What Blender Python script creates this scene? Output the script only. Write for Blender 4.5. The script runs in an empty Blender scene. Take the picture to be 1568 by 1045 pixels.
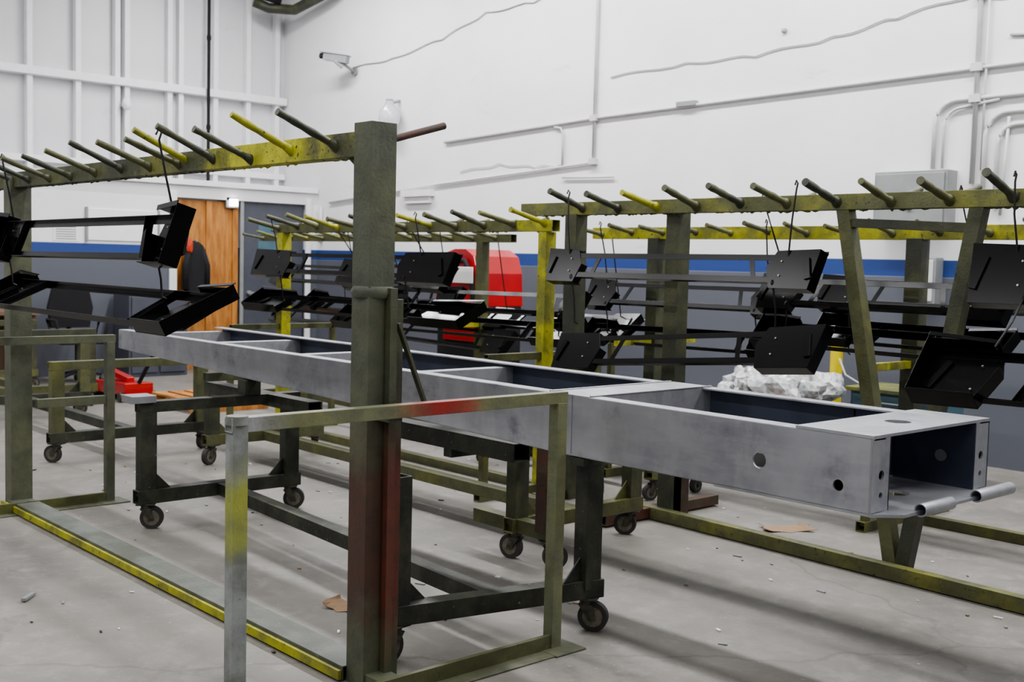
import bpy, bmesh, math, random
from mathutils import Vector, Matrix
random.seed(7)
SC=bpy.context.scene
V=Vector
try:
    SC.view_settings.look='AgX - Medium High Contrast'
except Exception:pass
# ------------------------------------------------------------------ materials
def newmat(name):
    m=bpy.data.materials.new(name);m.use_nodes=True
    return m,m.node_tree.nodes,m.node_tree.links,m.node_tree.nodes["Principled BSDF"]
def mixc(N,L,fac,a,b):
    n=N.new("ShaderNodeMix");n.data_type='RGBA'
    for s,v in ((n.inputs[0],fac),(n.inputs[6],a),(n.inputs[7],b)):
        if isinstance(v,(int,float)):s.default_value=v
        elif isinstance(v,tuple):s.default_value=(v[0],v[1],v[2],1)
        else:L.new(v,s)
    return n.outputs[2]
def noise(N,L,vec,scale,detail=4,rough=.55,lo=None,hi=None,stretch=None):
    if stretch:
        mp=N.new("ShaderNodeMapping");mp.inputs[3].default_value=stretch;L.new(vec,mp.inputs[0]);vec=mp.outputs[0]
    n=N.new("ShaderNodeTexNoise");n.inputs["Scale"].default_value=scale;n.inputs["Detail"].default_value=detail;n.inputs["Roughness"].default_value=rough
    L.new(vec,n.inputs["Vector"])
    if lo is None:return n.outputs[0]
    r=N.new("ShaderNodeMapRange");r.interpolation_type='SMOOTHSTEP';r.inputs[1].default_value=lo;r.inputs[2].default_value=hi;L.new(n.outputs[0],r.inputs[0])
    return r.outputs[0]
def math_(N,L,op,a,b=None):
    n=N.new("ShaderNodeMath");n.operation=op
    for s,v in ((n.inputs[0],a),(n.inputs[1],b)):
        if v is None:continue
        if isinstance(v,(int,float)):s.default_value=v
        else:L.new(v,s)
    return n.outputs[0]
def pos(N,L):
    g=N.new("ShaderNodeNewGeometry");return g.outputs["Position"]
def bump(N,L,b,h,st=.2,d=.002):
    n=N.new("ShaderNodeBump");n.inputs["Strength"].default_value=st;n.inputs["Distance"].default_value=d
    L.new(h,n.inputs["Height"]);L.new(n.outputs[0],b.inputs["Normal"])
def band(N,L,P,axis,lo,hi,soft,nz=.0):
    s=N.new("ShaderNodeSeparateXYZ");L.new(P,s.inputs[0]);v=s.outputs[axis]
    if nz:
        n=noise(N,L,P,9,3);v=math_(N,L,'ADD',v,math_(N,L,'MULTIPLY',math_(N,L,'SUBTRACT',n,.5),nz))
    a=N.new("ShaderNodeMapRange");a.interpolation_type='SMOOTHSTEP';a.inputs[1].default_value=lo-soft;a.inputs[2].default_value=lo+soft;L.new(v,a.inputs[0])
    c=N.new("ShaderNodeMapRange");c.interpolation_type='SMOOTHSTEP';c.inputs[1].default_value=hi-soft;c.inputs[2].default_value=hi+soft;c.inputs[3].default_value=1;c.inputs[4].default_value=0;L.new(v,c.inputs[0])
    return math_(N,L,'MULTIPLY',a.outputs[0],c.outputs[0])
def paint(name,base,second=None,amt=.5,scale=4,chip=(.02,.018,.014),chipamt=.62,rough=.5,bands=(),metal=0.0):
    m,N,L,b=newmat(name);P=pos(N,L);col=base
    if second:
        lo=1-amt
        col=mixc(N,L,noise(N,L,P,scale,3,.6,lo-.12+.0,lo+.12),base,second)
    for (ax,lo,hi,soft,c,nz) in bands:
        col=mixc(N,L,band(N,L,P,ax,lo,hi,soft,nz),col,c)
    f=noise(N,L,P,45,5,.7,chipamt,chipamt+.06)
    col=mixc(N,L,f,col,chip)
    d=noise(N,L,P,13,4,.6,.35,.75)
    col=mixc(N,L,math_(N,L,'MULTIPLY',d,.45),col,tuple(x*.35 for x in base))
    L.new(col,b.inputs["Base Color"]);b.inputs["Roughness"].default_value=rough;b.inputs["Metallic"].default_value=metal
    bump(N,L,b,noise(N,L,P,70,4,.6),.5,.004)
    return m
def plain(name,col,rough=.5,metal=0,var=.15,scale=8,emit=0,alpha=1,trans=0,coat=0,spec=.5):
    m,N,L,b=newmat(name);P=pos(N,L)
    c=mixc(N,L,noise(N,L,P,scale,3,.5,.35,.7),col,tuple(x*(1-var) for x in col))
    L.new(c,b.inputs["Base Color"]);b.inputs["Roughness"].default_value=rough;b.inputs["Metallic"].default_value=metal
    b.inputs["Specular IOR Level"].default_value=spec
    if coat:b.inputs["Coat Weight"].default_value=coat
    if trans:b.inputs["Transmission Weight"].default_value=trans
    if emit:
        b.inputs["Emission Color"].default_value=(*col,1);b.inputs["Emission Strength"].default_value=emit
    return m
OL=(.092,.095,.044);YL=(.40,.39,.03);DK=(.018,.019,.014)
M={}
M['lrail']=paint("paint_left_rail",(.05,.055,.032),(.10,.105,.038),.5,5,bands=[(0,-4.30,-3.62,.20,(.50,.49,.035),.8),(0,-5.05,-4.75,.15,(.16,.165,.035),.6)],chipamt=.58)
M['lpost']=paint("paint_near_post",(.080,.088,.060),(.10,.108,.060),.45,3,chipamt=.68,bands=[(2,.24,.84,.15,(.075,.034,.022),.45)])
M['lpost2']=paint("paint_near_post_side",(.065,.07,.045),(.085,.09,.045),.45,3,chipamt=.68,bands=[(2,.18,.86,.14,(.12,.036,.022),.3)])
M['fpost']=paint("paint_far_post",(.090,.097,.066),(.12,.125,.075),.5,3,chipamt=.68)
M['gate']=paint("paint_gate",(.14,.15,.092),(.17,.175,.085),.5,5,bands=[(1,2.35,2.62,.10,(.28,.022,.015),.1),(1,0,1.80,.1,(.30,.31,.31),.05)],chipamt=.66)
M['gleg']=paint("paint_gate_leg",(.26,.275,.265),(.15,.16,.13),.5,6,bands=[(2,.60,.82,.08,(.28,.30,.06),.2)],chipamt=.66)
M['olive']=paint("paint_olive",OL,(.13,.13,.035),.42,4)
M['olivel']=paint("paint_olive_light",(.115,.12,.052),(.21,.21,.045),.45,4,chipamt=.6)
M['yellow']=paint("paint_yellow",YL,(.18,.18,.03),.48,5,chipamt=.6)
M['dark']=paint("paint_dark_dolly",DK,(.045,.048,.03),.5,6,chip=(.28,.29,.29),chipamt=.65)
M['dgreen']=paint("paint_dark_green",(.042,.046,.030),(.075,.078,.038),.5,4)
M['rust']=paint("paint_rust_red",(.09,.032,.022),(.065,.05,.03),.5,5)
M['floorrail']=paint("paint_floor_rail",(.12,.13,.11),(.085,.092,.07),.5,5,chip=(.18,.19,.17),chipamt=.64)
M['black']=plain("black_gloss",(.0035,.0037,.004),.2,.0,.4,20,spec=.26)
M['wire']=plain("steel_wire",(.02,.02,.02),.45,.3)
M['bolt']=plain("zinc_bolt",(.3,.3,.31),.35,.8)
M['rubber']=plain("caster_rubber",(.035,.033,.03),.7)
M['caster']=plain("caster_zinc",(.10,.098,.08),.5,.5,.5,40)
M['hub']=plain("caster_hub",(.15,.135,.10),.55,.1,.4,40)
m,N,L,b=newmat("bare_steel");P=pos(N,L)
c=mixc(N,L,noise(N,L,P,2.2,4,.6,.3,.7),(.28,.288,.31),(.41,.418,.44))
c=mixc(N,L,noise(N,L,P,5,5,.65,.52,.8),c,(.17,.178,.20))
c=mixc(N,L,math_(N,L,'MULTIPLY',noise(N,L,P,9,4,.6,.45,.7,stretch=(1,1,.35)),.45),c,(.47,.47,.49))
c=mixc(N,L,math_(N,L,'MULTIPLY',noise(N,L,P,30,4,.6,.4,.7,stretch=(.2,1,1)),.25),c,(.52,.52,.54))
L.new(c,b.inputs["Base Color"]);b.inputs["Metallic"].default_value=.6
r=N.new("ShaderNodeMapRange");r.inputs[3].default_value=.30;r.inputs[4].default_value=.54;L.new(noise(N,L,P,5,4),r.inputs[0]);L.new(r.outputs[0],b.inputs["Roughness"])
bump(N,L,b,noise(N,L,P,60,4,.6,stretch=(.3,1,1)),.08,.001);M['steel']=m
M['steelin']=plain("steel_inner_shaded_primer",(.055,.066,.098),.42,.35,.3,5)  # blue-grey inner primer, with part of the frame's inside shade in the colour
M['hole']=plain("hole_edge",(.4,.4,.42),.35,.7)
def wallmat(name,base,lower,stripe=True):
    m,N,L,b=newmat(name);P=pos(N,L)
    c=mixc(N,L,noise(N,L,P,.7,5,.6,.3,.75),base,tuple(x*.90 for x in base))
    c=mixc(N,L,math_(N,L,'MULTIPLY',noise(N,L,P,3,6,.7,.6,.8),.3),c,(.5,.49,.47))
    c=mixc(N,L,math_(N,L,'MULTIPLY',noise(N,L,P,2.2,6,.8,.62,.66,stretch=(.5,1,1.6)),.25),c,(.42,.42,.41))
    if stripe:
        c=mixc(N,L,band(N,L,P,2,-1,1.46,.004),c,lower)
        c=mixc(N,L,band(N,L,P,2,1.46,1.60,.004),c,(.022,.055,.21))
    L.new(c,b.inputs["Base Color"]);b.inputs["Roughness"].default_value=.6
    bump(N,L,b,noise(N,L,P,25,5,.6),.08,.004)
    return m
M['wall']=wallmat("painted_block_wall",(.78,.78,.79),(.105,.112,.135))
M['wallL']=wallmat("painted_panel_wall",(.64,.64,.655),(.2,.2,.2),False)
M['white']=plain("white_trim_paint",(.76,.76,.77),.5,0,.05)
M['conduit']=plain("painted_conduit",(.56,.56,.56),.45,0,.08)
M['cable']=plain("grey_cable",(.38,.38,.38),.6)
M['gbox']=plain("grey_enamel",(.27,.28,.28),.45,.1,.1)
M['ceil']=plain("ceiling_paint",(.6,.6,.6),.8)
m,N,L,b=newmat("concrete_floor");P=pos(N,L)
c=mixc(N,L,noise(N,L,P,.9,6,.65,.3,.7),(.208,.194,.172),(.147,.139,.126))
c=mixc(N,L,noise(N,L,P,6,6,.7,.45,.8),c,(.262,.248,.224))
c=mixc(N,L,math_(N,L,'MULTIPLY',noise(N,L,P,38,5,.75,.62,.70),.7),c,(.44,.43,.41))
c=mixc(N,L,math_(N,L,'MULTIPLY',noise(N,L,P,2.3,5,.7,.58,.75),.6),c,(.085,.08,.075))
c=mixc(N,L,math_(N,L,'MULTIPLY',noise(N,L,P,90,3,.7,.66,.7),.6),c,(.08,.075,.07))
vo=N.new("ShaderNodeTexVoronoi");vo.feature='DISTANCE_TO_EDGE';vo.inputs["Scale"].default_value=.33
wv=N.new("ShaderNodeVectorMath");wv.operation='ADD';L.new(P,wv.inputs[0])
nn=N.new("ShaderNodeTexNoise");nn.inputs["Scale"].default_value=2;nn.inputs["Detail"].default_value=5;L.new(P,nn.inputs["Vector"])
sc=N.new("ShaderNodeVectorMath");sc.operation='SCALE';sc.inputs[3].default_value=.5;L.new(nn.outputs["Color"],sc.inputs[0]);L.new(sc.outputs[0],wv.inputs[1]);L.new(wv.outputs[0],vo.inputs["Vector"])
r=N.new("ShaderNodeMapRange");r.inputs[1].default_value=.0;r.inputs[2].default_value=.005;r.inputs[3].default_value=.4;r.inputs[4].default_value=0;L.new(vo.outputs["Distance"],r.inputs[0])
c=mixc(N,L,r.outputs[0],c,(.08,.075,.07))
L.new(c,b.inputs["Base Color"])
r=N.new("ShaderNodeMapRange");r.inputs[3].default_value=.42;r.inputs[4].default_value=.68;L.new(noise(N,L,P,2,5),r.inputs[0]);L.new(r.outputs[0],b.inputs["Roughness"])
bump(N,L,b,noise(N,L,P,30,6,.7),.15,.004);M['floor']=m
m,N,L,b=newmat("plywood");P=pos(N,L)
w=noise(N,L,P,5,5,.6,.3,.7,stretch=(1,3,.6))
c=mixc(N,L,w,(.50,.23,.06),(.30,.11,.022));L.new(c,b.inputs["Base Color"]);b.inputs["Roughness"].default_value=.5;M['ply']=m
M['door']=plain("door_grey",(.075,.08,.10),.5,0,.1)
M['red']=plain("red_enamel",(.45,.012,.012),.3,0,.2,3,coat=.4)
M['paper']=plain("paper_white",(.8,.8,.79),.7,0,.04)
M['orange']=plain("orange_fabric",(.50,.05,.015),.7)
M['cloth']=plain("black_cloth",(.012,.012,.014),.9)
M['bag']=plain("clear_plastic",(.68,.69,.70),.22,0,.45,30,trans=.15)
M['cardboard']=plain("cardboard",(.26,.17,.10),.8)
M['bluebox']=plain("blue_grey_paint",(.08,.15,.19),.5)
M['brown']=plain("brown_laminate",(.16,.10,.06),.5)
M['safety']=plain("safety_yellow",(.75,.6,.02),.4,0,.2)
M['glass']=plain("frosted_globe",(.85,.86,.88),.15,0,.05,8,trans=.6)
M['lamp']=plain("lamp_tube",(1,1,1),.5,0,0,1,emit=6)
# ------------------------------------------------------------------ builder
class B:
    def __init__(s,name):
        s.bm=bmesh.new();s.name=name;s.mats=[]
    def mi(s,k):
        if k not in s.mats:s.mats.append(k)
        return s.mats.index(k)
    def _faces(s,vs,fs,k,smooth=False):
        i=s.mi(k);bv=[s.bm.verts.new(v) for v in vs]
        for f in fs:
            try:
                q=s.bm.faces.new([bv[j] for j in f]);q.material_index=i;q.smooth=smooth
            except ValueError:pass
    def frame(s,p0,p1,up=(0,0,1)):
        d=(V(p1)-V(p0)).normalized();u=V(up)
        if abs(d.dot(u))>.98:u=V((1,0,0))
        r=d.cross(u).normalized();u=r.cross(d).normalized();return d,r,u
    def bar(s,p0,p1,w,h,k,up=(0,0,1),sub=0):
        d,r,u=s.frame(p0,p1,up);p0=V(p0);p1=V(p1)
        vs=[p+r*a*w/2+u*c*h/2 for p in(p0,p1) for a,c in((-1,-1),(1,-1),(1,1),(-1,1))]
        s._faces(vs,[(0,3,2,1),(4,5,6,7),(0,1,5,4),(1,2,6,5),(2,3,7,6),(3,0,4,7)],k)
    def box(s,x0,x1,y0,y1,z0,z1,k):
        s.bar((x0,(y0+y1)/2,(z0+z1)/2),(x1,(y0+y1)/2,(z0+z1)/2),abs(y1-y0),abs(z1-z0),k)
    def tube(s,p0,p1,w,h,t,k,up=(0,0,1)):
        d,r,u=s.frame(p0,p1,up);p0=V(p0);p1=V(p1)
        vs=[]
        for p in(p0,p1):
            for ww,hh in((w,h),(w-2*t,h-2*t)):
                vs+=[p+r*a*ww/2+u*c*hh/2 for a,c in((-1,-1),(1,-1),(1,1),(-1,1))]
        fs=[]
        for i in range(4):
            j=(i+1)%4
            fs+=[(i,j,8+j,8+i),(4+j,4+i,12+i,12+j),(j,i,4+i,4+j),(8+i,8+j,12+j,12+i)]
        s._faces(vs,fs,k)
    def angle(s,p0,p1,a,bb,t,k,r,u):
        p0=V(p0);p1=V(p1);r=V(r).normalized();u=V(u).normalized()
        pr=[(0,0),(a,0),(a,t),(t,t),(t,bb),(0,bb)]
        vs=[p+r*x+u*y for p in(p0,p1) for x,y in pr]
        n=6;fs=[tuple(range(n))[::-1],tuple(range(n,2*n))]+[(i,(i+1)%n,n+(i+1)%n,n+i) for i in range(n)]
        s._faces(vs,fs,k)
    def chan(s,p0,p1,w,f,t,k,r,u):
        p0=V(p0);p1=V(p1);r=V(r).normalized();u=V(u).normalized()
        pr=[(0,0),(w,0),(w,f),(w-t,f),(w-t,t),(t,t),(t,f),(0,f)]
        vs=[p+r*x+u*y for p in(p0,p1) for x,y in pr]
        n=8;fs=[tuple(range(n))[::-1],tuple(range(n,2*n))]+[(i,(i+1)%n,n+(i+1)%n,n+i) for i in range(n)]
        s._faces(vs,fs,k)
    def prism(s,poly,off,k):
        n=len(poly);vs=[V(p) for p in poly]+[V(p)+V(off) for p in poly]
        fs=[tuple(range(n))[::-1],tuple(range(n,2*n))]+[(i,(i+1)%n,n+(i+1)%n,n+i) for i in range(n)]
        s._faces(vs,fs,k)
    def cyl(s,p0,p1,r0,k,r1=None,n=14,cap=True,smooth=True):
        if r1 is None:r1=r0
        d,r,u=s.frame(p0,p1);p0=V(p0);p1=V(p1)
        vs=[p+(r*math.cos(2*math.pi*i/n)+u*math.sin(2*math.pi*i/n))*R for p,R in((p0,r0),(p1,r1)) for i in range(n)]
        s._faces(vs,[(i,(i+1)%n,n+(i+1)%n,n+i) for i in range(n)],k,smooth)
        if cap:
            s._faces(vs[:n],[tuple(range(n))[::-1]],k);s._faces(vs[n:],[tuple(range(n))],k)
    def pipe(s,p0,p1,r,t,k,n=18):
        d,rr,u=s.frame(p0,p1);p0=V(p0);p1=V(p1)
        vs=[p+(rr*math.cos(2*math.pi*i/n)+u*math.sin(2*math.pi*i/n))*R for p in(p0,p1) for R in(r,r-t) for i in range(n)]
        fs=[]
        for i in range(n):
            j=(i+1)%n
            fs+=[(i,j,2*n+j,2*n+i),(n+j,n+i,3*n+i,3*n+j),(j,i,n+i,n+j),(2*n+i,2*n+j,3*n+j,3*n+i)]
        s._faces(vs,fs,k,True)
    def path(s,pts,r,k,n=8):
        pts=[V(p) for p in pts];rings=[]
        for i,p in enumerate(pts):
            d=(pts[min(i+1,len(pts)-1)]-pts[max(i-1,0)]).normalized()
            u=V((0,0,1)) if abs(d.z)<.9 else V((1,0,0))
            a=d.cross(u).normalized();c=a.cross(d).normalized()
            rings+=[p+(a*math.cos(2*math.pi*j/n)+c*math.sin(2*math.pi*j/n))*r for j in range(n)]
        fs=[(i*n+j,i*n+(j+1)%n,(i+1)*n+(j+1)%n,(i+1)*n+j) for i in range(len(pts)-1) for j in range(n)]
        fs+=[tuple(range(n))[::-1],tuple(range((len(pts)-1)*n,len(pts)*n))]
        s._faces(rings,fs,k,True)
    def lathe(s,c,prof,k,n=20,axis='z'):
        c=V(c);vs=[]
        for r,z in prof:
            for i in range(n):
                a=2*math.pi*i/n
                if axis=='z':vs.append(c+V((r*math.cos(a),r*math.sin(a),z)))
                elif axis=='y':vs.append(c+V((r*math.cos(a),z,r*math.sin(a))))
                else:vs.append(c+V((z,r*math.cos(a),r*math.sin(a))))
        m_=len(prof)
        s._faces(vs,[(i*n+j,i*n+(j+1)%n,(i+1)*n+(j+1)%n,(i+1)*n+j) for i in range(m_-1) for j in range(n)],k,True)
    def blob(s,c,sz,k,seed=0,amp=.15,sub=3,fr=6,smooth=True):
        t=bmesh.new();bmesh.ops.create_icosphere(t,subdivisions=sub,radius=1)
        rr=random.Random(seed);ph=[(rr.uniform(-fr,fr),rr.uniform(-fr,fr),rr.uniform(-fr,fr),rr.uniform(0,6)) for _ in range(5)]
        vs=[]
        for v in t.verts:
            f=1+amp*sum(math.sin(a*v.co.x+b_*v.co.y+c_*v.co.z+d_) for a,b_,c_,d_ in ph)/2.2
            vs.append(V(c)+V((v.co.x*sz[0],v.co.y*sz[1],v.co.z*sz[2]))*f)
        s._faces(vs,[tuple(v.index for v in f.verts) for f in t.faces],k,smooth);t.free()
    def holed(s,outline,holes,th,mat,k):
        cu=bpy.data.curves.new("tmp",'CURVE');cu.dimensions='2D';cu.fill_mode='BOTH';cu.extrude=th/2
        def spl(pts):
            sp=cu.splines.new('POLY');sp.points.add(len(pts)-1);sp.use_cyclic_u=True
            for q,p in zip(sp.points,pts):q.co=(p[0],p[1],0,1)
        spl(outline)
        for hx,hy,hr in holes:spl([(hx+hr*math.cos(2*math.pi*i/24),hy+hr*math.sin(2*math.pi*i/24)) for i in range(24)])
        o=bpy.data.objects.new("tmp",cu);SC.collection.objects.link(o);bpy.context.view_layer.update()
        me=bpy.data.meshes.new_from_object(o.evaluated_get(bpy.context.evaluated_depsgraph_get()))
        s._faces([mat@v.co for v in me.vertices],[tuple(p.vertices) for p in me.polygons],k)
        bpy.data.objects.remove(o);bpy.data.curves.remove(cu);bpy.data.meshes.remove(me)
    def done(s,bevel=.003,rot=None):
        bmesh.ops.recalc_face_normals(s.bm,faces=s.bm.faces)
        me=bpy.data.meshes.new(s.name);
        xs=[v.co.x for v in s.bm.verts];ys=[v.co.y for v in s.bm.verts];zs=[v.co.z for v in s.bm.verts]
        o=V(((min(xs)+max(xs))/2,(min(ys)+max(ys))/2,min(zs)))
        for v in s.bm.verts:v.co-=o
        s.bm.to_mesh(me);s.bm.free()
        for k in s.mats:me.materials.append(M[k])
        ob=bpy.data.objects.new(s.name,me);ob.location=o;SC.collection.objects.link(ob)
        if bevel:
            md=ob.modifiers.new("Bevel",'BEVEL');md.width=bevel;md.segments=2;md.limit_method='ANGLE';md.angle_limit=math.radians(50)
        return ob
# ------------------------------------------------------------------ parts
def caster(b,x,y,ztop,yaw=0,r=.058):
    c,s_=math.cos(yaw),math.sin(yaw)
    def T(a,bb,z):return (x+a*c-bb*s_,y+a*s_+bb*c,z)
    b.bar(T(-.05,0,ztop-.004),T(.05,0,ztop-.004),.08,.008,'caster')
    b.cyl((x,y,ztop-.03),(x,y,ztop-.008),.028,'caster')
    off=.03
    for sd in(-1,1):
        b.prism([T(off*0-.03,sd*.022,ztop-.028),T(.03,sd*.022,ztop-.028),T(off+.016,sd*.022,r-.012),T(off-.016,sd*.022,r-.012)],V(T(0,sd*.004,0))-V(T(0,0,0)),'caster')
    b.bar(T(-.03,0,ztop-.03),T(.03,0,ztop-.03),.05,.006,'caster')
    a0=V(T(off,-.017,r));a1=V(T(off,.017,r));d=(a1-a0)
    b.cyl(a0,a1,r,'rubber',n=24)
    b.cyl(a0-d*.05,a1+d*.05,r*.68,'hub',n=20);b.cyl(a0-d*.35,a1+d*.35,.011,'caster',n=8)
def dolly(name,x0,x1,yA,yB,H,k='dark',mid=True,tops=(1,1),kp=None,bw=.075,cr=.062,ws=.09,skew=(0,0)):
    b=B(name);z=.14+bw/2;kp=kp or k
    X=[x0,x1];Y=[yA,yB]
    for i in(0,1):
        ya,yb=Y[i];sk=skew[i]
        b.tube((X[i]-sk*.07,ya-.06,z),(X[i]+sk*1.07,yb+.06,z),bw,bw,.006,k)
        for j in(0,1):
            yy=Y[i][j];xx=X[i]+(sk if j else 0)
            caster(b,xx,yy,z-bw/2,random.uniform(0,6.28),cr)
            b.tube((xx,yy,z),(xx,yy,H),ws,ws*.8,.006,kp)
            y2=yy+(.04 if j==0 else -.04);d=.1 if j==0 else -.1
            b.prism([(xx-.004,y2,z+bw/2),(xx-.004,y2+d,z+bw/2),(xx-.004,y2,z+bw/2+.1)],(.008,0,0),k)
        if tops[i]:b.tube((X[i],ya-.05,H-.03),(X[i]+sk,yb+.05,H-.03),bw,.06,.006,kp)
    if mid:b.tube((x0,sum(yA)/2,z),(x1+skew[1]/2,sum(yB)/2,z),bw,bw*.9,.005,k)
    return b
def pegrow(b,xs,y,z,sgn,L=.24,up=.44,r=.0095,ks=('olive',),jit=.01):
    for i,x in enumerate(xs):
        k=ks[i%len(ks)]
        j=random.uniform(-jit,jit)
        p0=V((x,y,z+j));p1=p0+V((random.uniform(-.012,.012),sgn*L,L*up+random.uniform(-.018,.018)))
        n=7;prev=p0;pr=r*1.7
        for q in range(1,n+1):
            cur=p0+(p1-p0)*(q/n);rr=r*random.uniform(.88,1.16)
            b.cyl(prev,cur,pr,k,r1=rr,n=12,cap=(q==n));prev=cur;pr=rr
def drips(b,x0,x1,y,z,k,n=50,s=1):
    for i in range(n):
        x=random.uniform(x0,x1);h=random.uniform(.001,.009)*s;r=random.uniform(.008,.02)*s
        b.blob((x,y+random.uniform(-.03,.03),z+.002),(r,r*.7,h+.003),k,i,.2,1)
def hanger(name,x0,x1,y,z,tilt,W=.24,cw=.2,depth=.07,pegz=None,pegy=None,link=None,flip=-1,dz=None):
    """black painted ladder-frame bracket: two angle rails + two channel end trays; x0<x1"""
    b=B(name);c,s_=math.cos(tilt),math.sin(tilt)
    if dz is None:dz=random.uniform(-.03,.03)
    a=V((0,c,s_));n=V((0,-s_,c))*flip
    def P(x,v,w):return V((x,y,z+dz*(x-x0)/(x1-x0)))+a*v+n*w
    for xe,sg in((x0,1),(x1,-1)):
        xi=xe+sg*cw
        pl=[P(xe+sg*.03,-.03,0),P(xi-sg*.04,-.03,0),P(xi,W*.55,0),P(xi-sg*.05,W+.02,0),P(xe,W+.03,0)]
        b.prism(pl,n*-.004,'black')
        for i in range(len(pl)):
            p,q=pl[i],pl[(i+1)%len(pl)]
            if i==2:continue
            dp=depth*(1 if i in(0,4) else .75)
            b.prism([p,q,q+n*dp,p+n*dp],((pl[(i+2)%5]-q).normalized()*.004),'black')
        b.bar(P(xe,W+.03,depth),P(xi-sg*.05,W+.02,depth*.75),.022,.004,'black',up=n)
        b.bar(P(xe+sg*cw*.18,W*.2,.008),P(xe+sg*cw*.3,W*.8,.008),.03,.012,'black',up=n)
        b.bar(P(xe+sg*cw*.12,W*.15,-.010*1),P(xe+sg*cw*.22,W*.85,-.010),.035,.012,'black',up=n)
        for vv in(.25,.75):
            b.cyl(P(xe+sg*cw*.7,W*vv,-.010),P(xe+sg*cw*.7,W*vv,.010),.005,'bolt',n=8)
    for xt in(x0+cw*1.25,x1-cw*1.25):
        b.angle(P(xt,0,0),P(xt+ (.05 if xt<(x0+x1)/2 else -.05),W,0),.03,.03,.003,'black',(1,0,0),n)
    for v,dv in((.0,1),(W,-1)):
        b.angle(P(x0+.03,v,.0),P(x1-.03,v,.0),.032,.03,.003,'black',a*dv,n)
    if pegz is not None:
        for xe in(x0+cw*.6,x1-cw*.6):
            top=V((xe+random.uniform(-.03,.03),pegy,pegz));bot=P(xe,W*.9,.0)
            mid=(top+bot)/2+V((random.uniform(-.012,.012),random.uniform(-.01,.01),0))
            b.path([top+V((0,-.01,-.01)),top+V((0,0,.012)),top+V((0,.014,0)),top+V((0,.004,-.03)),mid,bot+V((0,0,.02)),bot,bot+V((0,.015,-.01))],.0048,'wire')
    if link is not None:
        for xe in(x0+cw*.8,x1-cw*.8):
            top=P(xe,0,0);bot=V((xe,link[0],link[1]))
            b.path([top+V((0,.01,.02)),top,(top+bot)/2+V((.01,0,0)),bot,bot+V((0,.02,-.01))],.0048,'wire')
            b.lathe(top,[(.012,-.004),(.017,0),(.012,.004),(.009,0),(.012,-.004)],'wire',n=10,axis='x')
    return b.done(.0015)
# ------------------------------------------------------------------ room shell
def simple(name,x0,x1,y0,y1,z0,z1,k,bevel=0):
    b=B(name);b.box(x0,x1,y0,y1,z0,z1,k);return b.done(bevel)
XL=-14.7;YW=8.7;ZC=6.2;XR=3.2;YB=-4.2
simple("floor",XL-.2,XR+.2,YB-.2,YW+.2,-.2,0,'floor')
simple("wall_right",XL-.2,XR+.2,YW,YW+.2,0,ZC,'wall')
simple("wall_left",XL-.2,XL,YB,YW,0,ZC,'wallL')
simple("wall_back",XL-.2,XR+.2,YB-.2,YB,0,ZC,'wall')
simple("wall_rear",XR,XR+.2,YB,YW,0,ZC,'wall')
simple("ceiling",XL-.2,XR+.2,YB-.2,YW+.2,ZC,ZC+.2,'ceil')
xp=-13.73
simple("wall_partition_header",XL,xp,2.0,YW,2.22,2.42,'wallL')
simple("wall_partition_near",XL+.02,xp,2.0,6.6,0,2.22,'wall')
simple("wall_partition_far",XL+.02,xp,8.52,YW,0,2.22,'wall')
simple("wall_partition_recess",XL+.02,xp-.12,6.6,8.52,0,2.22,'wall')
b=B("trim_1");b.box(xp-.0,xp+.04,2.0,YW-.02,2.38,2.45,'white');b.box(xp,xp+.03,8.50,8.58,0,2.3,'white');b.box(xp,xp+.03,6.5,6.6,0,2.3,'white');b.done(.004)
b=B("door_1");b.box(xp-.1,xp-.05,7.56,8.50,0.01,2.2,'door');b.box(xp-.05,xp-.02,7.52,7.57,0,2.22,'gbox')
b.cyl((xp-.05,7.66,1.0),(xp+.0,7.66,1.0),.03,'gbox');b.bar((xp,7.62,1.0),(xp,7.78,1.0),.02,.025,'gbox')
b.box(xp-.055,xp-.045,7.8,8.26,1.35,1.95,'bluebox');b.done(.003)
b=B("plywood_panel")
b.box(xp-.11,xp-.07,6.62,7.5,.0,2.2,'ply')
for yy in(6.66,7.08,7.46):b.box(xp-.07,xp-.045,yy-.04,yy+.04,0,2.2,'ply')
b.done(.003)
b=B("hanging_jacket")
prof=[(.03,.0),(.09,.05),(.13,.14),(.14,.35),(.15,.55),(.13,.72)]
n=28;vs=[];cx,cy=xp+.06,6.84
for rr,dz in prof:
    for i in range(n):
        an=2*math.pi*i/n;f=1+.16*math.sin(6*an+dz*9)+.06*math.sin(11*an)
        vs.append(V((cx+rr*.35*math.cos(an)*f,cy+rr*math.sin(an)*f,1.66-dz)))
b._faces(vs,[(i*n+j,i*n+(j+1)%n,(i+1)*n+(j+1)%n,(i+1)*n+j) for i in range(len(prof)-1) for j in range(n)],'cloth',True)
for sg in(-1,1):b.path([(cx,cy+sg*.09,1.56),(cx+.02,cy+sg*.15,1.35),(cx+.02,cy+sg*.15,1.05)],.04,'cloth',10)
b.blob((cx+.03,cy-.10,1.60),(.03,.04,.09),'orange',3,.25)
b.cyl((xp-.05,cy,1.66),(xp+.08,cy,1.68),.01,'gbox')
b.done(0)
b=B("trim_2")
b.box(XL,XL+.16,YB,YW-.02,3.66,3.76,'white')
b.box(XL,XL+.16,YB,YW-.02,5.25,5.36,'white')
b.box(XL,XL+.12,YB,YW-.02,2.60,2.68,'white')
for yy in(3.2,3.9,4.5,5.09,5.69,6.20,6.33,6.92,7.08,7.59,8.09,8.55):
    b.box(XL,XL+.11,yy-.035,yy+.035,2.44,ZC-.02,'white')
b.done(.006)
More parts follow.
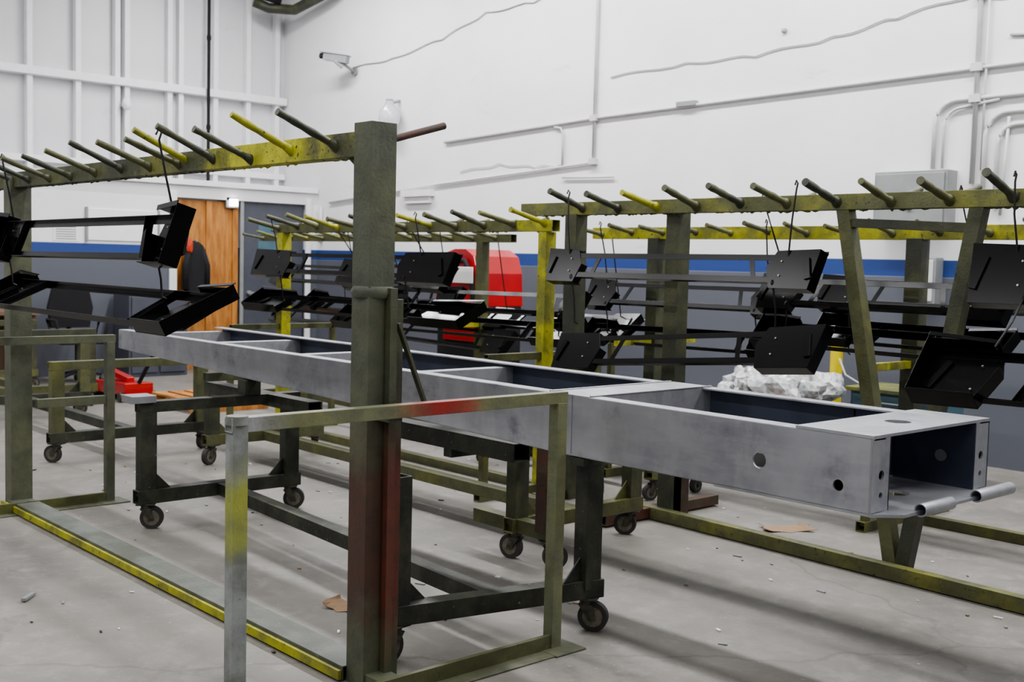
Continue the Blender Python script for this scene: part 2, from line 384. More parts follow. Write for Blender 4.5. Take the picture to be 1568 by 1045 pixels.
b=B("drain_pipe");b.cyl((XL+.22,7.42,2.47),(XL+.22,7.42,ZC-.01),.022,'cloth',n=12)
for zz in(3.2,4.4,5.6):b.cyl((XL+.22,7.42,zz),(XL+.22,7.42,zz+.06),.03,'cloth',n=12)
b.done(0)
b=B("ceiling_duct_pipe")
b.path([(XL+.4,8.0,4.98),(XL+.45,8.2,4.92),(XL+.7,8.45,4.9),(XL+1.4,8.5,5.02),(XL+3,8.5,5.5),(XL+3.2,8.5,ZC)],.07,'dgreen',12);b.path([(XL+.5,8.05,5.3),(XL+.5,8.05,5.05),(XL+.6,8.3,5.0)],.05,'cloth')
b.cyl((XL+1.4,8.5,5.0),(XL+1.4,8.5,ZC),.03,'cloth');b.done(0)
yw=YW-.025
b=B("electrical_conduit")
def cond(pts,r=.016):b.path(pts,r,'conduit',10)
cond([(-10.9,yw,2.92),(-8.38,yw,3.02),(-3.9,yw,3.10),(.5,yw,3.22)])
cond([(-8.40,yw,2.55),(-8.40,yw,ZC-.01)],.018)
cond([(-13.4,yw,2.25),(-11,yw,2.42),(-8.41,yw,2.56)],.014)
cond([(-13.6,yw-.01,2.2),(-13.6,yw-.01,1.7)],.03)
cond([(-9.0,yw,2.97),(-8.90,yw,2.95),(-8.86,yw,2.88),(-8.86,yw,2.55)],.012)
cond([(-8.86,yw,2.42),(-8.1,yw,2.40)],.01)
def bend(xv,zb,zt,xe,R=.18,r=.018):
    pts=[(xv,yw,zb),(xv,yw,zt-R)]
    for i in range(1,7):
        a=math.pi/2*i/6;pts.append((xv+R-R*math.cos(a),yw,zt-R+R*math.sin(a)))
    pts.append((xe,yw,zt+.04));cond(pts,r)
bend(-4.62,2.33,2.86,-.2);bend(-4.54,2.33,2.80,-4.1,.14,.012)
bend(-4.20,2.0,2.74,-.2);bend(-4.10,2.0,2.64,-.2,.14)
cond([(-4.29,yw,2.2),(-4.29,yw,ZC-.01)],.02);cond([(-4.22,yw,2.3),(-4.22,yw,3.8)],.01)
cond([(-4.05,yw,1.95),(-4.02,yw,2.7)],.012)
for xx,zz in((-8.4,3.02),(-8.4,2.57),(-4.29,3.1),(-4.29,2.86),(-4.29,3.65)):b.box(xx-.045,xx+.045,yw-.03,yw+.02,zz-.03,zz+.03,'conduit')
b.box(-7.28,-7.05,yw-.035,yw+.02,3.04,3.085,'gbox')
b.done(.0)
b=B("telephone_cable")
def cab(pts,r=.008):
    out=[]
    for i in range(len(pts)-1):
        for t in range(6):
            f=t/6;out.append((pts[i][0]*(1-f)+pts[i+1][0]*f,yw+.012,pts[i][1]*(1-f)+pts[i+1][1]*f+.015*math.sin(i*3+t)))
    out.append((pts[-1][0],yw+.012,pts[-1][1]));b.path(out,r,'cable',6)
cab([(-12.9,4.02),(-12,4.05),(-11,4.16),(-10.2,4.36),(-9.4,4.36),(-8.45,4.52)],.006)
cab([(-8.2,3.42),(-7.2,3.46),(-6.4,3.43),(-5.6,3.50),(-5.0,3.58),(-4.3,3.68)],.006)
cab([(-5.6,4.02),(-5.0,3.85),(-4.6,3.75),(-4.29,3.65),(-3.9,3.58),(-3.3,3.6)],.006)
cab([(-10.6,2.55),(-9.9,2.62),(-9.3,2.55),(-8.9,2.56)],.005)
cab([(-3.2,3.32),(-4.05,3.32)],.012)
b.done(0)
b=B("electrical_panel");b.box(-5.05,-4.42,YW-.16,YW,1.86,2.31,'gbox');b.box(-5.03,-4.44,YW-.175,YW-.16,1.88,2.29,'gbox');b.box(-4.75,-4.70,YW-.19,YW-.17,2.0,2.1,'caster');b.done(.004)
b=B("breaker_box");b.box(-4.75,-4.5,YW-.12,YW,1.25,1.62,'gbox');b.box(-4.73,-4.52,YW-.13,YW-.12,1.27,1.6,'conduit');b.done(.004)
b=B("wall_shelf_strip");b.box(-11.7,-11.1,YW-.08,YW,2.28,2.36,'white');b.box(-11.65,-11.15,YW-.05,YW,2.2,2.28,'white');b.done(.003)
b=B("security_camera");cx,cz=-12.85,4.07
b.cyl((cx,YW,cz-.1),(cx,YW-.03,cz-.1),.06,'gbox');b.cyl((cx,YW-.03,cz-.1),(cx,YW-.2,cz-.02),.02,'gbox')
b.bar((cx,YW-.2,cz-.06),(cx-.05,YW-.28,cz+.02),.07,.07,'gbox')
b.bar((cx-.22,YW-.34,cz+.08),(cx+.08,YW-.18,cz+.02),.10,.10,'gbox');b.cyl((cx-.22,YW-.34,cz+.08),(cx-.28,YW-.37,cz+.09),.038,'cloth')
b.bar((cx-.26,YW-.37,cz+.135),(cx+.1,YW-.17,cz+.07),.12,.012,'gbox');b.done(.004)
b=B("wall_lamp_globe");b.lathe((-11.85,YW-.16,3.28),[(0.0,-.17),(.08,-.15),(.13,-.08),(.14,0),(.12,.09),(.06,.15),(.05,.2),(.0,.2)],'glass');b.cyl((-11.85,YW-.16,3.45),(-11.85,YW,3.5),.02,'gbox');b.cyl((-11.85,YW-.16,3.42),(-11.85,YW-.16,3.5),.05,'gbox');b.done(0)
b=B("wall_thermostat");b.lathe((-6.1,YW-.03,3.62),[(0,0),(.02,0),(.025,.015),(.025,.028)],'cable',axis='y');b.done(0)
b=B("motion_sensor");b.blob((XL+.2,6.28,3.42),(.05,.06,.08),'white',1,.05);b.bar((XL+.005,6.28,3.42),(XL+.2,6.28,3.42),.05,.05,'white');b.done(0)
b=B("exit_light");b.box(xp-.02,xp+.06,7.34,7.44,2.14,2.24,'lamp');b.box(xp-.04,xp-.0,7.3,7.48,2.12,2.26,'gbox');b.done(.004)
b=B("notice_poster");b.box(xp,xp+.006,5.05,5.35,1.62,1.82,'paper')
for i in range(6):b.box(xp+.006,xp+.008,5.08,5.32,1.64+.028*i,1.652+.028*i,'gbox')
b.done(0)
b=B("whiteboard");b.box(xp,xp+.02,5.45,6.35,1.64,2.02,'paper');b.box(xp,xp+.03,5.43,5.46,1.62,2.04,'gbox');b.box(xp,xp+.03,6.34,6.37,1.62,2.04,'gbox');b.done(.002)
# ------------------------------------------------------------------ LEFT RACK
b=B("peg_hanging_rack")
yl=2.3;PX=-3.27;FX=-6.80
b.tube((PX,yl,.0),(PX,yl,1.965),.105,.105,.006,'lpost');b.box(PX-.052,PX+.052,yl-.052,yl+.052,1.955,1.965,'lpost')
b.tube((PX+.01,yl+.082,.0),(PX+.01,yl+.082,1.36),.05,.05,.004,'lpost2')
b.bar((PX+.07,yl+.03,.0),(PX+.07,yl+.03,1.40),.030,.03,'lpost2')
b.bar((PX+.08,yl+.05,1.28),(PX+.065,yl+.19,.98),.02,.012,'lpost2')
b.lathe((PX,yl,1.385),[(.07,-.02),(.08,0),(.07,.02)],'lpost',n=8)
b.tube((FX,yl,.0),(FX,yl,1.90),.12,.105,.006,'fpost')
b.tube((FX-1.0,yl,1.895),(PX-.05,yl,1.895),.075,.085,.005,'lrail')
drips(b,FX-1.0,PX-.1,yl,1.853,'lrail',130,1)
b.prism([(PX-.053,yl-.005,1.85),(PX-.16,yl-.005,1.853),(PX-.053,yl-.005,1.78)],(0,.01,0),'lrail')
xs=[-3.46,-3.76,-4.06,-4.37,-4.68,-4.97,-5.28,-5.59,-5.90,-6.20,-6.51,-6.78,-7.06,-7.36,-7.65]
pegrow(b,xs,yl-.03,1.885,-1,.25,.40,.0135,('dgreen','yellow','dgreen','dgreen','olive','olive','dgreen','olive','dgreen','olive','dgreen','dgreen','dgreen','dgreen','dgreen'))
pegrow(b,[x+.1 for x in xs[3:-1]],yl+.03,1.89,1,.22,.3,.012,('rust','olive','dgreen'))
b.cyl((PX+.0,yl+.05,1.91),(PX+.0,yl+.30,1.985),.013,'rust')
b.cyl((-4.62,yl-.03,1.90),(-4.62,yl-.27,2.01),.014,'yellow')
for gx,px_,sx in((-3.12,PX,1),(-6.66,FX,-1)):
    kg='gate' if sx>0 else 'fpost';kl='gleg' if sx>0 else 'fpost';y1=3.07 if sx>0 else 2.78;y0=1.70
    b.tube((gx,y0-.03,.985),(gx,y1+.03,.985),.045,.045,.003,kg)
    b.tube((gx,y0,.0),(gx,y0,.985),.05,.05,.003,kl)
    b.cyl((gx,y0,.985),(gx,y0,1.012),.034,kl)
    b.tube((gx,y1,.0),(gx,y1,.965),.05,.05,.003,'gate' if sx>0 else 'fpost')
    b.box(gx-.07,gx+.1,y1-.07,y1+.09,.0,.008,'fpost')
    b.angle((gx-.02,y0,.0),(gx-.02,y1-.02,.0),.11,.05,.006,'fpost',(1,0,0),(0,0,1))
    b.bar((gx+.01,y0,.03),(gx+.01,y1,.03),.02,.06,'olive')
    if sx>0:
        b.bar((px_,yl,.965),(gx,yl,.965),.05,.04,'lpost');b.bar((px_,yl,.025),(gx,yl,.025),.09,.05,'lpost')
b.bar((-6.66,2.35,.62),(-6.66,2.78,.62),.04,.05,'fpost')
b.chan((FX,yl-.07,.055),(PX-.05,yl-.07,.055),.13,.05,.006,'floorrail',(0,1,0),(0,0,-1))
b.bar((FX-.05,yl-.08,.025),(PX-.05,yl-.08,.025),.015,.035,'yellow')
b.done(.002)
# ------------------------------------------------------------------ RIGHT RACK
yr=5.15;zr=1.845
b=B("peg_hanging_rack")
b.tube((-5.6,yr,zr),(1.2,yr,zr),.075,.08,.005,'olivel')
drips(b,-5.6,-.5,yr,zr-.04,'olivel',150,1.3)
xs=[-5.03+.3*i for i in range(20)]
pegrow(b,xs,yr-.03,zr,-1,.30,.26,.0185,('dgreen','dgreen','yellow','olive','dgreen','olive','dgreen','olivel','olive'))
pegrow(b,xs,yr+.03,zr,1,.2,.3,.015,('olive',))
b.tube((-5.12,yr,.0),(-5.12,yr,1.81),.1,.1,.006,'dgreen')
b.tube((-4.33,yr+.05,.0),(-4.33,yr+.05,1.81),.1,.1,.006,'dgreen')
b.bar((-3.20,yr,1.81),(-2.86,yr+.02,.05),.07,.07,'olive',up=(0,1,0));b.bar((-2.50,yr,1.81),(-2.80,yr+.02,.05),.07,.07,'dgreen',up=(0,1,0))
b.bar((-.9,yr,1.81),(-1.1,yr+.02,.05),.06,.06,'olive',up=(0,1,0));b.bar((-.6,yr,1.81),(-1.1,yr+.02,.05),.06,.06,'dgreen',up=(0,1,0))
b.tube((-4.5,yr-.02,.04),(-.6,yr-.16,.04),.06,.07,.005,'olivel')
b.tube((-4.42,4.72,.04),(-4.42,5.75,.04),.07,.06,.005,'rust')
b.tube((-1.1,4.6,.05),(-1.1,5.7,.05),.06,.06,.005,'olive')
b.bar((-4.33,yr+.1,.0),(-4.33,yr+.1,.3),.14,.1,'rust')
b.bar((-3.15,yr-.0,1.74),(-2.5,yr,1.71),.05,.045,'dgreen')
b.tube((-5.12,yr-.3,.03),(-5.12,yr+.3,.03),.06,.06,.005,'dgreen')
b.done(.002)
b=B("peg_hanging_rack")
yb=5.13
b.tube((-8.75,yb,1.74),(-5.62,yb,1.74),.07,.075,.005,'olive');b.tube((-5.62,yb,1.74),(-5.28,yb,1.74),.07,.075,.005,'yellow')
drips(b,-8.7,-5.3,yb,1.705,'olive',90,1.3)
b.tube((-5.36,yb,.0),(-5.36,yb,1.70),.09,.075,.005,'yellow')
b.tube((-8.62,yb,.0),(-8.62,yb,1.70),.09,.09,.005,'yellow')
pegrow(b,[-8.65+.3*i for i in range(12)],yb-.03,1.745,-1,.30,.24,.017,('olive','dgreen','olivel','yellow'))
pegrow(b,[-8.6+.3*i for i in range(11)],yb+.03,1.745,1,.2,.3,.014,('olive',))
for xx in(-5.36,-8.62):
    b.tube((xx,yb-.55,.03),(xx,yb+.55,.03),.06,.06,.005,'olivel');b.tube((xx,yb-.5,.9),(xx,yb+.5,.9),.045,.045,.004,'olive')
    b.tube((xx,yb-.5,.03),(xx,yb-.5,.9),.045,.045,.004,'olive');b.tube((xx,yb+.5,.03),(xx,yb+.5,.9),.045,.045,.004,'olive')
b.tube((-8.62,yb,.03),(-5.36,yb,.03),.06,.06,.005,'olive')
b.done(.002)
ym=6.35
b=B("peg_hanging_rack")
b.tube((-6.1,ym,1.735),(.4,ym,1.735),.07,.085,.005,'yellow')
for xx in(-5.48,-3.45,-1.2):
    b.tube((xx,ym,.0),(xx,ym,1.70),.1,.1,.005,'dgreen' if xx<-2 else 'olive')
    b.tube((xx,ym-.5,.03),(xx,ym+.5,.03),.06,.06,.005,'olive');b.tube((xx,ym-.45,.95),(xx,ym+.45,.95),.045,.045,.004,'yellow')
    b.tube((xx,ym-.45,.03),(xx,ym-.45,.95),.04,.04,.004,'olive')
b.tube((-5.48,ym,.03),(-1.2,ym,.03),.06,.06,.005,'olive')
pegrow(b,[-6.0+.3*i for i in range(21)],ym-.03,1.735,-1,.26,.2,.015,('olivel','olive'))
b.done(.002)
b=B("peg_hanging_rack")
yf=6.5
b.tube((-11.4,yf,1.70),(-7.2,yf,1.70),.07,.07,.005,'olive')
for xx in(-10.9,-7.6):
    b.tube((xx,yf,.0),(xx,yf,1.67),.085,.085,.005,'olive')
    b.tube((xx,yf-.5,.03),(xx,yf+.5,.03),.06,.06,.005,'olive');b.tube((xx,yf-.45,.95),(xx,yf+.45,.95),.045,.045,.004,'yellow')
b.tube((-10.9,yf,.03),(-7.6,yf,.03),.06,.06,.005,'olive')
pegrow(b,[-11.3+.3*i for i in range(14)],yf-.03,1.70,-1,.26,.2,.014,('olive','olivel'))
b.done(.002)
# ------------------------------------------------------------------ hanging parts
D=math.radians
nm="hanging_black_bracket"
hanger(nm,-6.50,-4.28,2.08,1.46,D(74),W=.19,cw=.27,depth=.08,pegz=1.99,pegy=2.06,link=(2.1,1.32),flip=1,dz=.01)
hanger(nm,-6.50,-4.08,1.96,1.20,D(26),W=.27,cw=.34,depth=.06,flip=1,dz=.0)
hanger(nm,-5.10,-3.18,4.86,1.42,D(72),W=.15,cw=.30,pegz=1.93,pegy=4.90,link=(4.9,1.15),dz=.01)
hanger(nm,-4.97,-3.12,4.80,.89,D(62),W=.18,cw=.38,depth=.08,dz=.16)
hanger(nm,-2.42,-.6,4.86,1.40,D(70),W=.22,cw=.34,pegz=1.93,pegy=4.90,link=(4.62,1.2),dz=.01)
hanger(nm,-2.46,-.6,4.50,.97,D(42),W=.27,cw=.36,depth=.09,flip=1,dz=.03)
hanger(nm,-4.0,-2.5,5.5,1.30,D(60),W=.17,cw=.28,pegz=1.91,pegy=5.33,link=(5.5,1.15))
hanger(nm,-4.0,-2.5,5.5,1.06,D(40),W=.17,cw=.3,flip=1)
hanger(nm,-2.2,-.4,5.5,1.24,D(60),W=.2,cw=.28,pegz=1.91,pegy=5.33)
hanger(nm,-8.72,-6.05,4.86,1.37,D(70),W=.17,cw=.6,pegz=1.82,pegy=4.86,link=(4.9,1.16),dz=0)
hanger(nm,-8.72,-5.80,4.82,1.06,D(30),W=.2,cw=.6,flip=1,dz=.0)
hanger(nm,-7.6,-5.45,5.5,1.12,D(60),W=.17,cw=.2,pegz=1.82,pegy=5.33,link=(5.5,1.0))
hanger(nm,-8.4,-6.9,5.5,1.32,D(60),W=.17,cw=.4,pegz=1.82,pegy=5.33,link=(5.5,1.0))
hanger(nm,-8.4,-5.5,5.5,.92,D(35),W=.2,cw=.4,flip=1)
hanger(nm,-6.0,-4.2,6.12,1.22,D(60),W=.17,cw=.3,pegz=1.80,pegy=6.12,link=(6.15,1.0))
hanger(nm,-6.0,-4.2,6.12,.92,D(40),W=.18,cw=.3,flip=1)
hanger(nm,-4.0,-2.2,6.12,1.30,D(60),W=.17,cw=.3,pegz=1.80,pegy=6.12,link=(6.15,1.0))
hanger(nm,-4.0,-2.2,6.12,1.06,D(40),W=.18,cw=.3,flip=1)
hanger(nm,-10.9,-9.2,6.3,1.25,D(60),W=.2,cw=.3,pegz=1.77,pegy=6.28,link=(6.3,.95))
hanger(nm,-9.1,-7.75,6.3,1.08,D(60),W=.2,cw=.3,pegz=1.77,pegy=6.28,link=(6.3,.95))
hanger(nm,-10.9,-9.0,6.3,.84,D(50),W=.2,cw=.3);hanger(nm,-8.9,-7.1,6.3,.78,D(50),W=.2,cw=.3)
hanger(nm,-7.6,-5.9,6.5,.95,D(40),W=.2,cw=.3,pegz=1.75,pegy=6.5);hanger(nm,-9.6,-7.7,5.9,1.0,D(35),W=.2,cw=.3,flip=1)
# ------------------------------------------------------------------ STEEL FRAME BEAM
b=B("steel_chassis_frame")
xn,xf=-1.88,-7.62;yn,yfr=3.25,4.03;zt=.97;th=.008
def zb(x):return .73 if x>-3.3 else .73+(-3.3-x)/(4.32)*.115
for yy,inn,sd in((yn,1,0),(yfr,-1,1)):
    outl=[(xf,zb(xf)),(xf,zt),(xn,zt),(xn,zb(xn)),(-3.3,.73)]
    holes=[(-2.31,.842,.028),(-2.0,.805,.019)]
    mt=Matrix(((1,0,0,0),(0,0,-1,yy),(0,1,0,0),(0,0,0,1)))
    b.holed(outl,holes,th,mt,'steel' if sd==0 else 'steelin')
    b.box(xf,xn,yy,yy+inn*.07,zt-.006,zt+.002,'steel')
    for xa,xb in((-3.3,xn),(xf,-3.3)):
        za,zb_=zb(xa),zb(xb)
        b.bar((xa,yy+inn*.035,za),(xb,yy+inn*.035,zb_),.07,.008,'steel')
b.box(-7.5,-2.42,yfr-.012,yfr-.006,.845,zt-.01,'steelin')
for xc in(-7.55,-6.6,-5.62,-4.5):
    b.chan((xc,yn+.01,zt-.02),(xc,yfr-.01,zt-.02),.07,.1,.006,'steel',(1,0,0),(0,0,-1))
b.chan((-3.36,yn,zt+.004),(-3.36,yfr,zt+.004),.23,.16,.008,'steel',(1,0,0),(0,0,-1))
mt=Matrix(((1,0,0,0),(0,1,0,0),(0,0,1,zt+.006),(0,0,0,1)))
b.holed([(-2.17,yn-.004),(xn+.0,yn-.004),(xn+.0,yfr+.004),(-2.17,yfr+.004)],[(-2.02,3.64,.045)],.01,mt,'steel')
mt=Matrix(((1,0,0,0),(0,1,0,0),(0,0,1,.726),(0,0,0,1)))
b.holed([(-2.5,yn-.004),(xn+.0,yn-.004),(xn+.07,yn+.08),(xn+.07,yfr-.08),(xn,yfr+.004),(-2.5,yfr+.004)],[(-2.02,3.64,.05),(-2.2,3.64,.03)],.01,mt,'steel')
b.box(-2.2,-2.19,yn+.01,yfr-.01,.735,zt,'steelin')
for y0,y1 in((yn+.004,yn+.10),(yfr-.10,yfr-.004)):
    m2=Matrix(((0,0,1,xn-.004),(1,0,0,0),(0,1,0,0),(0,0,0,1)))
    hc=(y0+y1)/2
    b.holed([(y0,.73),(y1,.73),(y1,zt),(y0,zt)],[(hc,.85,.016),(hc,.785,.010)],.008,m2,'steel')
    yi=y1 if y0<3.5 else y0
    m3=Matrix(((1,0,0,0),(0,0,-1,yi),(0,1,0,0),(0,0,0,1)))
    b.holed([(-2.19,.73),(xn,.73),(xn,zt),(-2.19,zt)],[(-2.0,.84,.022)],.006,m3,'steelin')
b.cyl((-2.0,yfr-.115,.84),(-2.0,yfr-.108,.84),.022,'hole',n=20)
for ya,yb_ in((3.42,3.62),(3.80,4.06)):
    b.pipe((xn+.075,ya,.735),(xn+.075,yb_,.735),.022,.004,'steel')
for xc in(-3.36,-3.13,-2.17):b.cyl((xc,yn+.005,zt+.006),(xc,yfr-.01,zt+.006),.004,'hole',n=6)
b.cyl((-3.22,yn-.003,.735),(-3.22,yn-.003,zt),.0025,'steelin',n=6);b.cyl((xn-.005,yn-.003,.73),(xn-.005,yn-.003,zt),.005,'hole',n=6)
b.done(.0015)
# ------------------------------------------------------------------ dollies
b=dolly("support_dolly",-5.88,-3.38,(2.66,3.55),(2.50,3.33),.70,'dark',tops=(1,0),skew=(0,.19))
b.tube((-6.6,3.42,.665),(-5.4,3.42,.665),.09,.07,.005,'dark')
b.bar((-5.95,2.62,.715),(-5.82,2.62,.715),.14,.04,'hole');b.bar((-5.88,3.28,.70),(-5.88,3.28,.785),.1,.09,'dark');b.bar((-3.19,3.30,.69),(-3.19,3.30,.722),.1,.08,'dark')
b.done(.002)
b=dolly("support_dolly",-7.45,-4.2,(3.86,4.72),(3.86,4.72),.66,'olive',kp='dgreen')
b.tube((-4.75,3.44,.65),(-3.72,3.44,.65),.10,.085,.005,'dark');b.bar((-4.2,3.40,.59),(-4.2,3.86,.59),.06,.05,'dark')
b.tube((-4.5,3.86,.178),(-3.9,3.86,.178),.07,.07,.005,'olive')
b.tube((-3.98,3.86,.178),(-3.98,3.86,.70),.09,.08,.005,'rust');caster(b,-3.96,3.86,.14,1.0,.062)
b.done(.002)
b=dolly("support_dolly",-10.4,-8.1,(3.0,4.1),(3.0,4.1),.72,'dark',kp='olive');b.done(.002)
b=dolly("support_dolly",-6.4,-4.75,(5.55,6.0),(5.55,6.0),.5,'olivel',kp='olive',cr=.05);b.done(.002)
b=dolly("support_dolly",-12.6,-11.0,(3.3,4.4),(3.3,4.4),.75,'olive',kp='dgreen');b.done(.002)
# ------------------------------------------------------------------ background things
b=B("red_floor_machine");rx,ry=-8.92,7.6
prof=[(-.34,1.05),(-.35,1.3),(-.31,1.47),(-.2,1.58),(-.05,1.62),(.12,1.62),(.25,1.55),(.31,1.38),(.33,1.05)]
b.prism([(rx+p[0],ry-.3,p[1]) for p in prof],(0,.6,0),'red')
b.box(rx-.33,rx+.33,ry-.28,ry+.28,.27,1.05,'cloth')
b.box(rx-.2,rx+.3,ry-.31,ry-.28,.7,.95,'red')
b.path([(rx-.27,ry-.31,1.1),(rx-.27,ry-.33,1.35),(rx-.15,ry-.33,1.5),(rx+.15,ry-.33,1.5),(rx+.26,ry-.33,1.35),(rx+.26,ry-.31,1.1)],.025,'cloth')
b.prism([(rx+.0,ry-.37,1.28),(rx+.0,ry-.37,1.44),(rx+.32,ry-.37,1.44),(rx+.32,ry-.37,1.28)],(0,.01,0),'paper')
b.box(rx-.4,rx+.4,ry-.36,ry+.36,.1,.27,'cloth')
for sx in(-.28,.28):
    for sy in(-.28,.28):b.cyl((rx+sx-.02,ry+sy,.06),(rx+sx+.02,ry+sy,.06),.06,'rubber')
b.done(.02)
b=B("floor_jack");jx,jy=-11.3,4.9
b.bar((jx-.5,jy,.1),(jx+.3,jy,.13),.3,.12,'red');b.bar((jx+.1,jy,.2),(jx-.45,jy+.0,.26),.08,.06,'red');b.cyl((jx+.25,jy,.15),(jx+.9,jy+.1,.95),.02,'cloth')
for sx in(-.45,.25):b.cyl((jx+sx,jy-.19,.05),(jx+sx,jy+.19,.05),.05,'caster')
b.lathe((jx-.43,jy,.27),[(0,0),(.05,0),(.06,.02),(0,.025)],'caster');b.done(.008)
b=B("trash_bin")
tx,ty=-5.14,7.42
b.lathe((tx,ty,0),[(.0,0),(.26,0),(.32,.50),(.35,.52),(.33,.54),(.30,.50),(.0,.48)],'gbox',n=24)
for i in range(20):
    a=i*2.4;rr_=.36*math.sqrt(i/20);b.blob((tx+rr_*math.cos(a),ty+rr_*math.sin(a),.61+.05*math.sin(i*2)-.14*rr_),(random.uniform(.10,.17),random.uniform(.10,.17),random.uniform(.09,.14)),'bag',i,.28,3,7,False)
b.blob((tx+.22,ty-.38,.53),(.035,.03,.03),'orange',2)
b.done(0)
b=B("safety_bollard");b.cyl((-5.15,8.25,0),(-5.15,8.25,.93),.05,'safety',n=20);b.lathe((-5.15,8.25,.93),[(.05,0),(.04,.025),(.0,.04)],'safety');b.done(0)
b=B("safety_chain")
b.path([(-5.09,8.2,.78),(-5.0,8.15,.66),(-4.8,8.12,.58),(-4.55,8.15,.56),(-4.5,8.2,.62)],.009,'cable');b.cyl((-4.5,8.25,0),(-4.5,8.25,.66),.03,'safety');b.done(0)
b=B("tool_cabinet");b.box(-4.55,-3.9,7.5,7.95,.08,.62,'bluebox')
for i in range(3):
    b.box(-4.52,-3.93,7.48,7.5,.12+.165*i,.27+.165*i,'bluebox');b.bar((-4.35,7.47,.22+.165*i),(-4.1,7.47,.22+.165*i),.015,.012,'gbox')
b.box(-4.58,-3.87,7.47,7.98,.62,.65,'olivel')
for xx in(-4.5,-3.95):
    for yy in(7.55,7.9):b.cyl((xx-.015,yy,.04),(xx+.015,yy,.04),.04,'rubber')
b.done(.004)
b=B("office_chair");cx,cy=-13.0,5.05
for i in range(5):
    a=i*2*math.pi/5+.3;e=(cx+.28*math.cos(a),cy+.28*math.sin(a),.08)
    b.bar((cx,cy,.13),e,.04,.03,'cloth');b.cyl((e[0],e[1]-.015,.03),(e[0],e[1]+.015,.03),.03,'rubber')
b.cyl((cx,cy,.1),(cx,cy,.45),.025,'caster');b.box(cx-.24,cx+.24,cy-.25,cy+.25,.45,.53,'cloth')
b.prism([(cx-.24,cy-.22,.62),(cx-.24,cy-.26,.85),(cx-.24,cy-.2,1.1),(cx-.24,cy,1.14),(cx-.24,cy+.2,1.1),(cx-.24,cy+.26,.85),(cx-.24,cy+.22,.62)],(.06,0,0),'cloth')
b.bar((cx-.26,cy,.48),(cx-.26,cy,.8),.05,.02,'caster')
for sg in(-1,1):b.path([(cx-.1,cy+sg*.25,.5),(cx-.1,cy+sg*.3,.72),(cx+.15,cy+sg*.3,.72),(cx+.15,cy+sg*.25,.5)],.018,'cloth')
b.done(.01)
b=B("workbench");b.box(-13.6,-12.9,3.6,4.6,.78,.83,'brown')
b.box(-13.5,-13.45,3.65,4.55,.1,.78,'brown')
for yy in(3.65,4.55):
    b.box(-13.58,-12.95,yy-.02,yy+.02,0,.78,'brown')
b.done(.004)
b=B("storage_cabinet");b.box(-13.65,-13.2,5.75,6.5,0.0,1.0,'door');b.box(-13.2,-13.18,5.78,6.11,.05,.97,'door');b.box(-13.2,-13.18,6.14,6.47,.05,.97,'door');b.done(.004)
b=B("wood_pallet")
for i in range(5):b.box(-10.8,-9.9,5.0+.17*i-.06,5.0+.17*i+.06,.10,.12,'ply')
for xx in(-10.75,-10.35,-9.95):b.box(xx-.04,xx+.04,4.94,5.74,0.0,.10,'ply')
b.done(.002)
def sheet(name,c,sz,ang,k,curl=.03,nx=6):
    b=B(name);vs=[];fs=[];rr=random.Random(3)
    for i in range(nx+1):
        for j in range(4):
            u=(i/nx-.5)*sz[0];v=(j/3-.5)*sz[1]
            if i in(0,nx) or j in(0,3):u*=rr.uniform(.78,1.1);v*=rr.uniform(.75,1.1)
            vs.append((c[0]+u*math.cos(ang)-v*math.sin(ang),c[1]+u*math.sin(ang)+v*math.cos(ang),.002+curl*(abs(i/nx-.5)*2)**2*rr.uniform(.5,1)+.2*curl*(j in(1,2))))
    for i in range(nx):
        for j in range(3):fs.append((i*4+j,i*4+j+1,(i+1)*4+j+1,(i+1)*4+j))
    b._faces(vs,fs,k);o=b.done(0);md=o.modifiers.new("Solidify",'SOLIDIFY');md.thickness=.003;md.offset=1
    return o
sheet("cardboard_scrap",(-4.03,2.72),(.18,.13),.4,'cardboard',.04)
sheet("cardboard_scrap",(-3.75,5.55),(.3,.16),1.0,'cardboard',.02)
b=B("floor_debris")
for i in range(150):
    x=random.uniform(-8,-1.6);y=random.uniform(1.6,6)
    s_=random.uniform(.004,.013)
    b.bar((x,y,.003),(x+s_*random.uniform(1,4),y+s_*random.uniform(-2,2),.004),s_,s_*.5,random.choice(['gbox','cardboard','paper','paper','dark']))
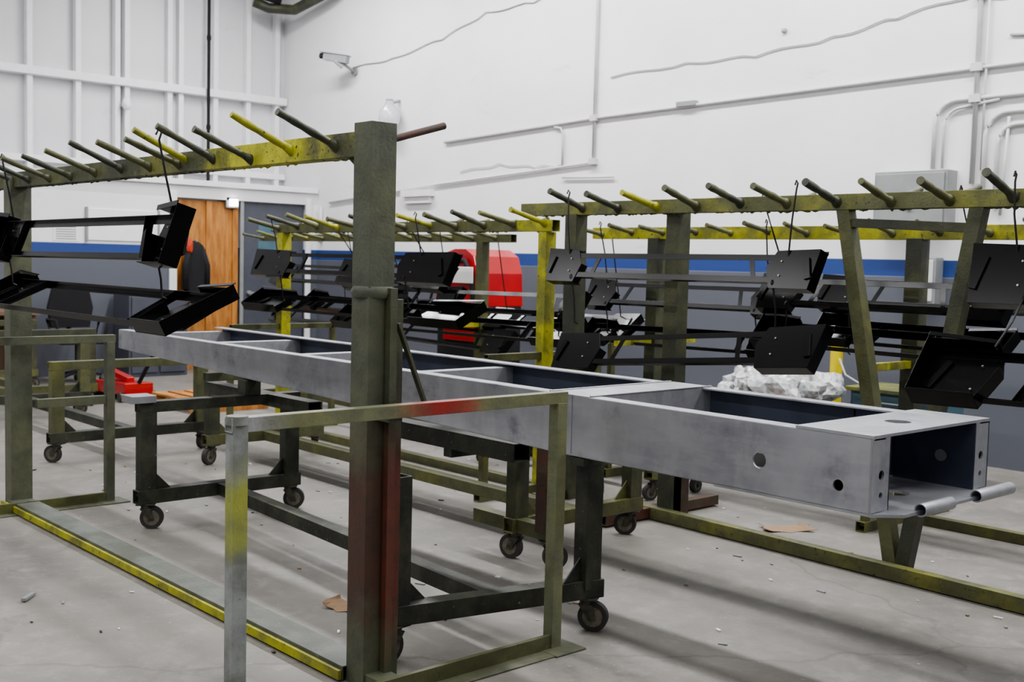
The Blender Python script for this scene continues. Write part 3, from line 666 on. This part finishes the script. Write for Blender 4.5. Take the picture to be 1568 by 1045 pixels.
for p0,p1 in(((-5.0,1.75,.008),(-4.92,1.68,.012)),((-1.95,5.9,.01),(-1.86,6.0,.01))):b.bar(p0,p1,.02,.012,'gbox')
b.done(0)
# ------------------------------------------------------------------ ceiling lights
for yy,en in((6.9,160),(2.9,62),(-1.2,88)):
    b=B("strip_light")
    for x0 in(-13,-10,-7,-4,-1):
        b.box(x0,x0+2.4,yy-.12,yy+.12,5.55,5.62,'white');b.cyl((x0+.1,yy-.05,5.53),(x0+2.3,yy-.05,5.53),.016,'lamp');b.cyl((x0+.1,yy+.05,5.53),(x0+2.3,yy+.05,5.53),.016,'lamp')
        for xx in(x0+.3,x0+2.1):b.cyl((xx,yy,5.62),(xx,yy,ZC),.006,'gbox',n=6)
    b.done(0)
    for x0 in(-13,-10,-7,-4,-1):
        la=bpy.data.lights.new("strip_lamp",'AREA');la.shape='RECTANGLE';la.size=2.4;la.size_y=.32;la.energy=en;la.color=(.985,.985,1)
        lo=bpy.data.objects.new("strip_lamp",la);lo.location=(x0+1.2,yy,5.5);SC.collection.objects.link(lo)
w=bpy.data.worlds.new("World");SC.world=w;w.use_nodes=True
w.node_tree.nodes["Background"].inputs[0].default_value=(.9,.95,1,1);w.node_tree.nodes["Background"].inputs[1].default_value=.2
# ------------------------------------------------------------------ camera
pitch,roll,yaw=.069,.025,.735
F=V((-math.cos(yaw),math.sin(yaw),0));R=V((math.sin(yaw),math.cos(yaw),0));Z=V((0,0,1))
fw=F*math.cos(pitch)-Z*math.sin(pitch);up=F*math.sin(pitch)+Z*math.cos(pitch)
r=R*math.cos(roll)+up*math.sin(roll);u=-R*math.sin(roll)+up*math.cos(roll)
cd=bpy.data.cameras.new("Camera");cd.sensor_width=36;cd.lens=1750/1568*36;cd.clip_end=100
cd.dof.use_dof=True;cd.dof.focus_distance=4.4;cd.dof.aperture_fstop=5
co=bpy.data.objects.new("Camera",cd)
co.matrix_world=Matrix(((r.x,u.x,-fw.x,0),(r.y,u.y,-fw.y,0),(r.z,u.z,-fw.z,1.5),(0,0,0,1)))
SC.collection.objects.link(co);SC.camera=co
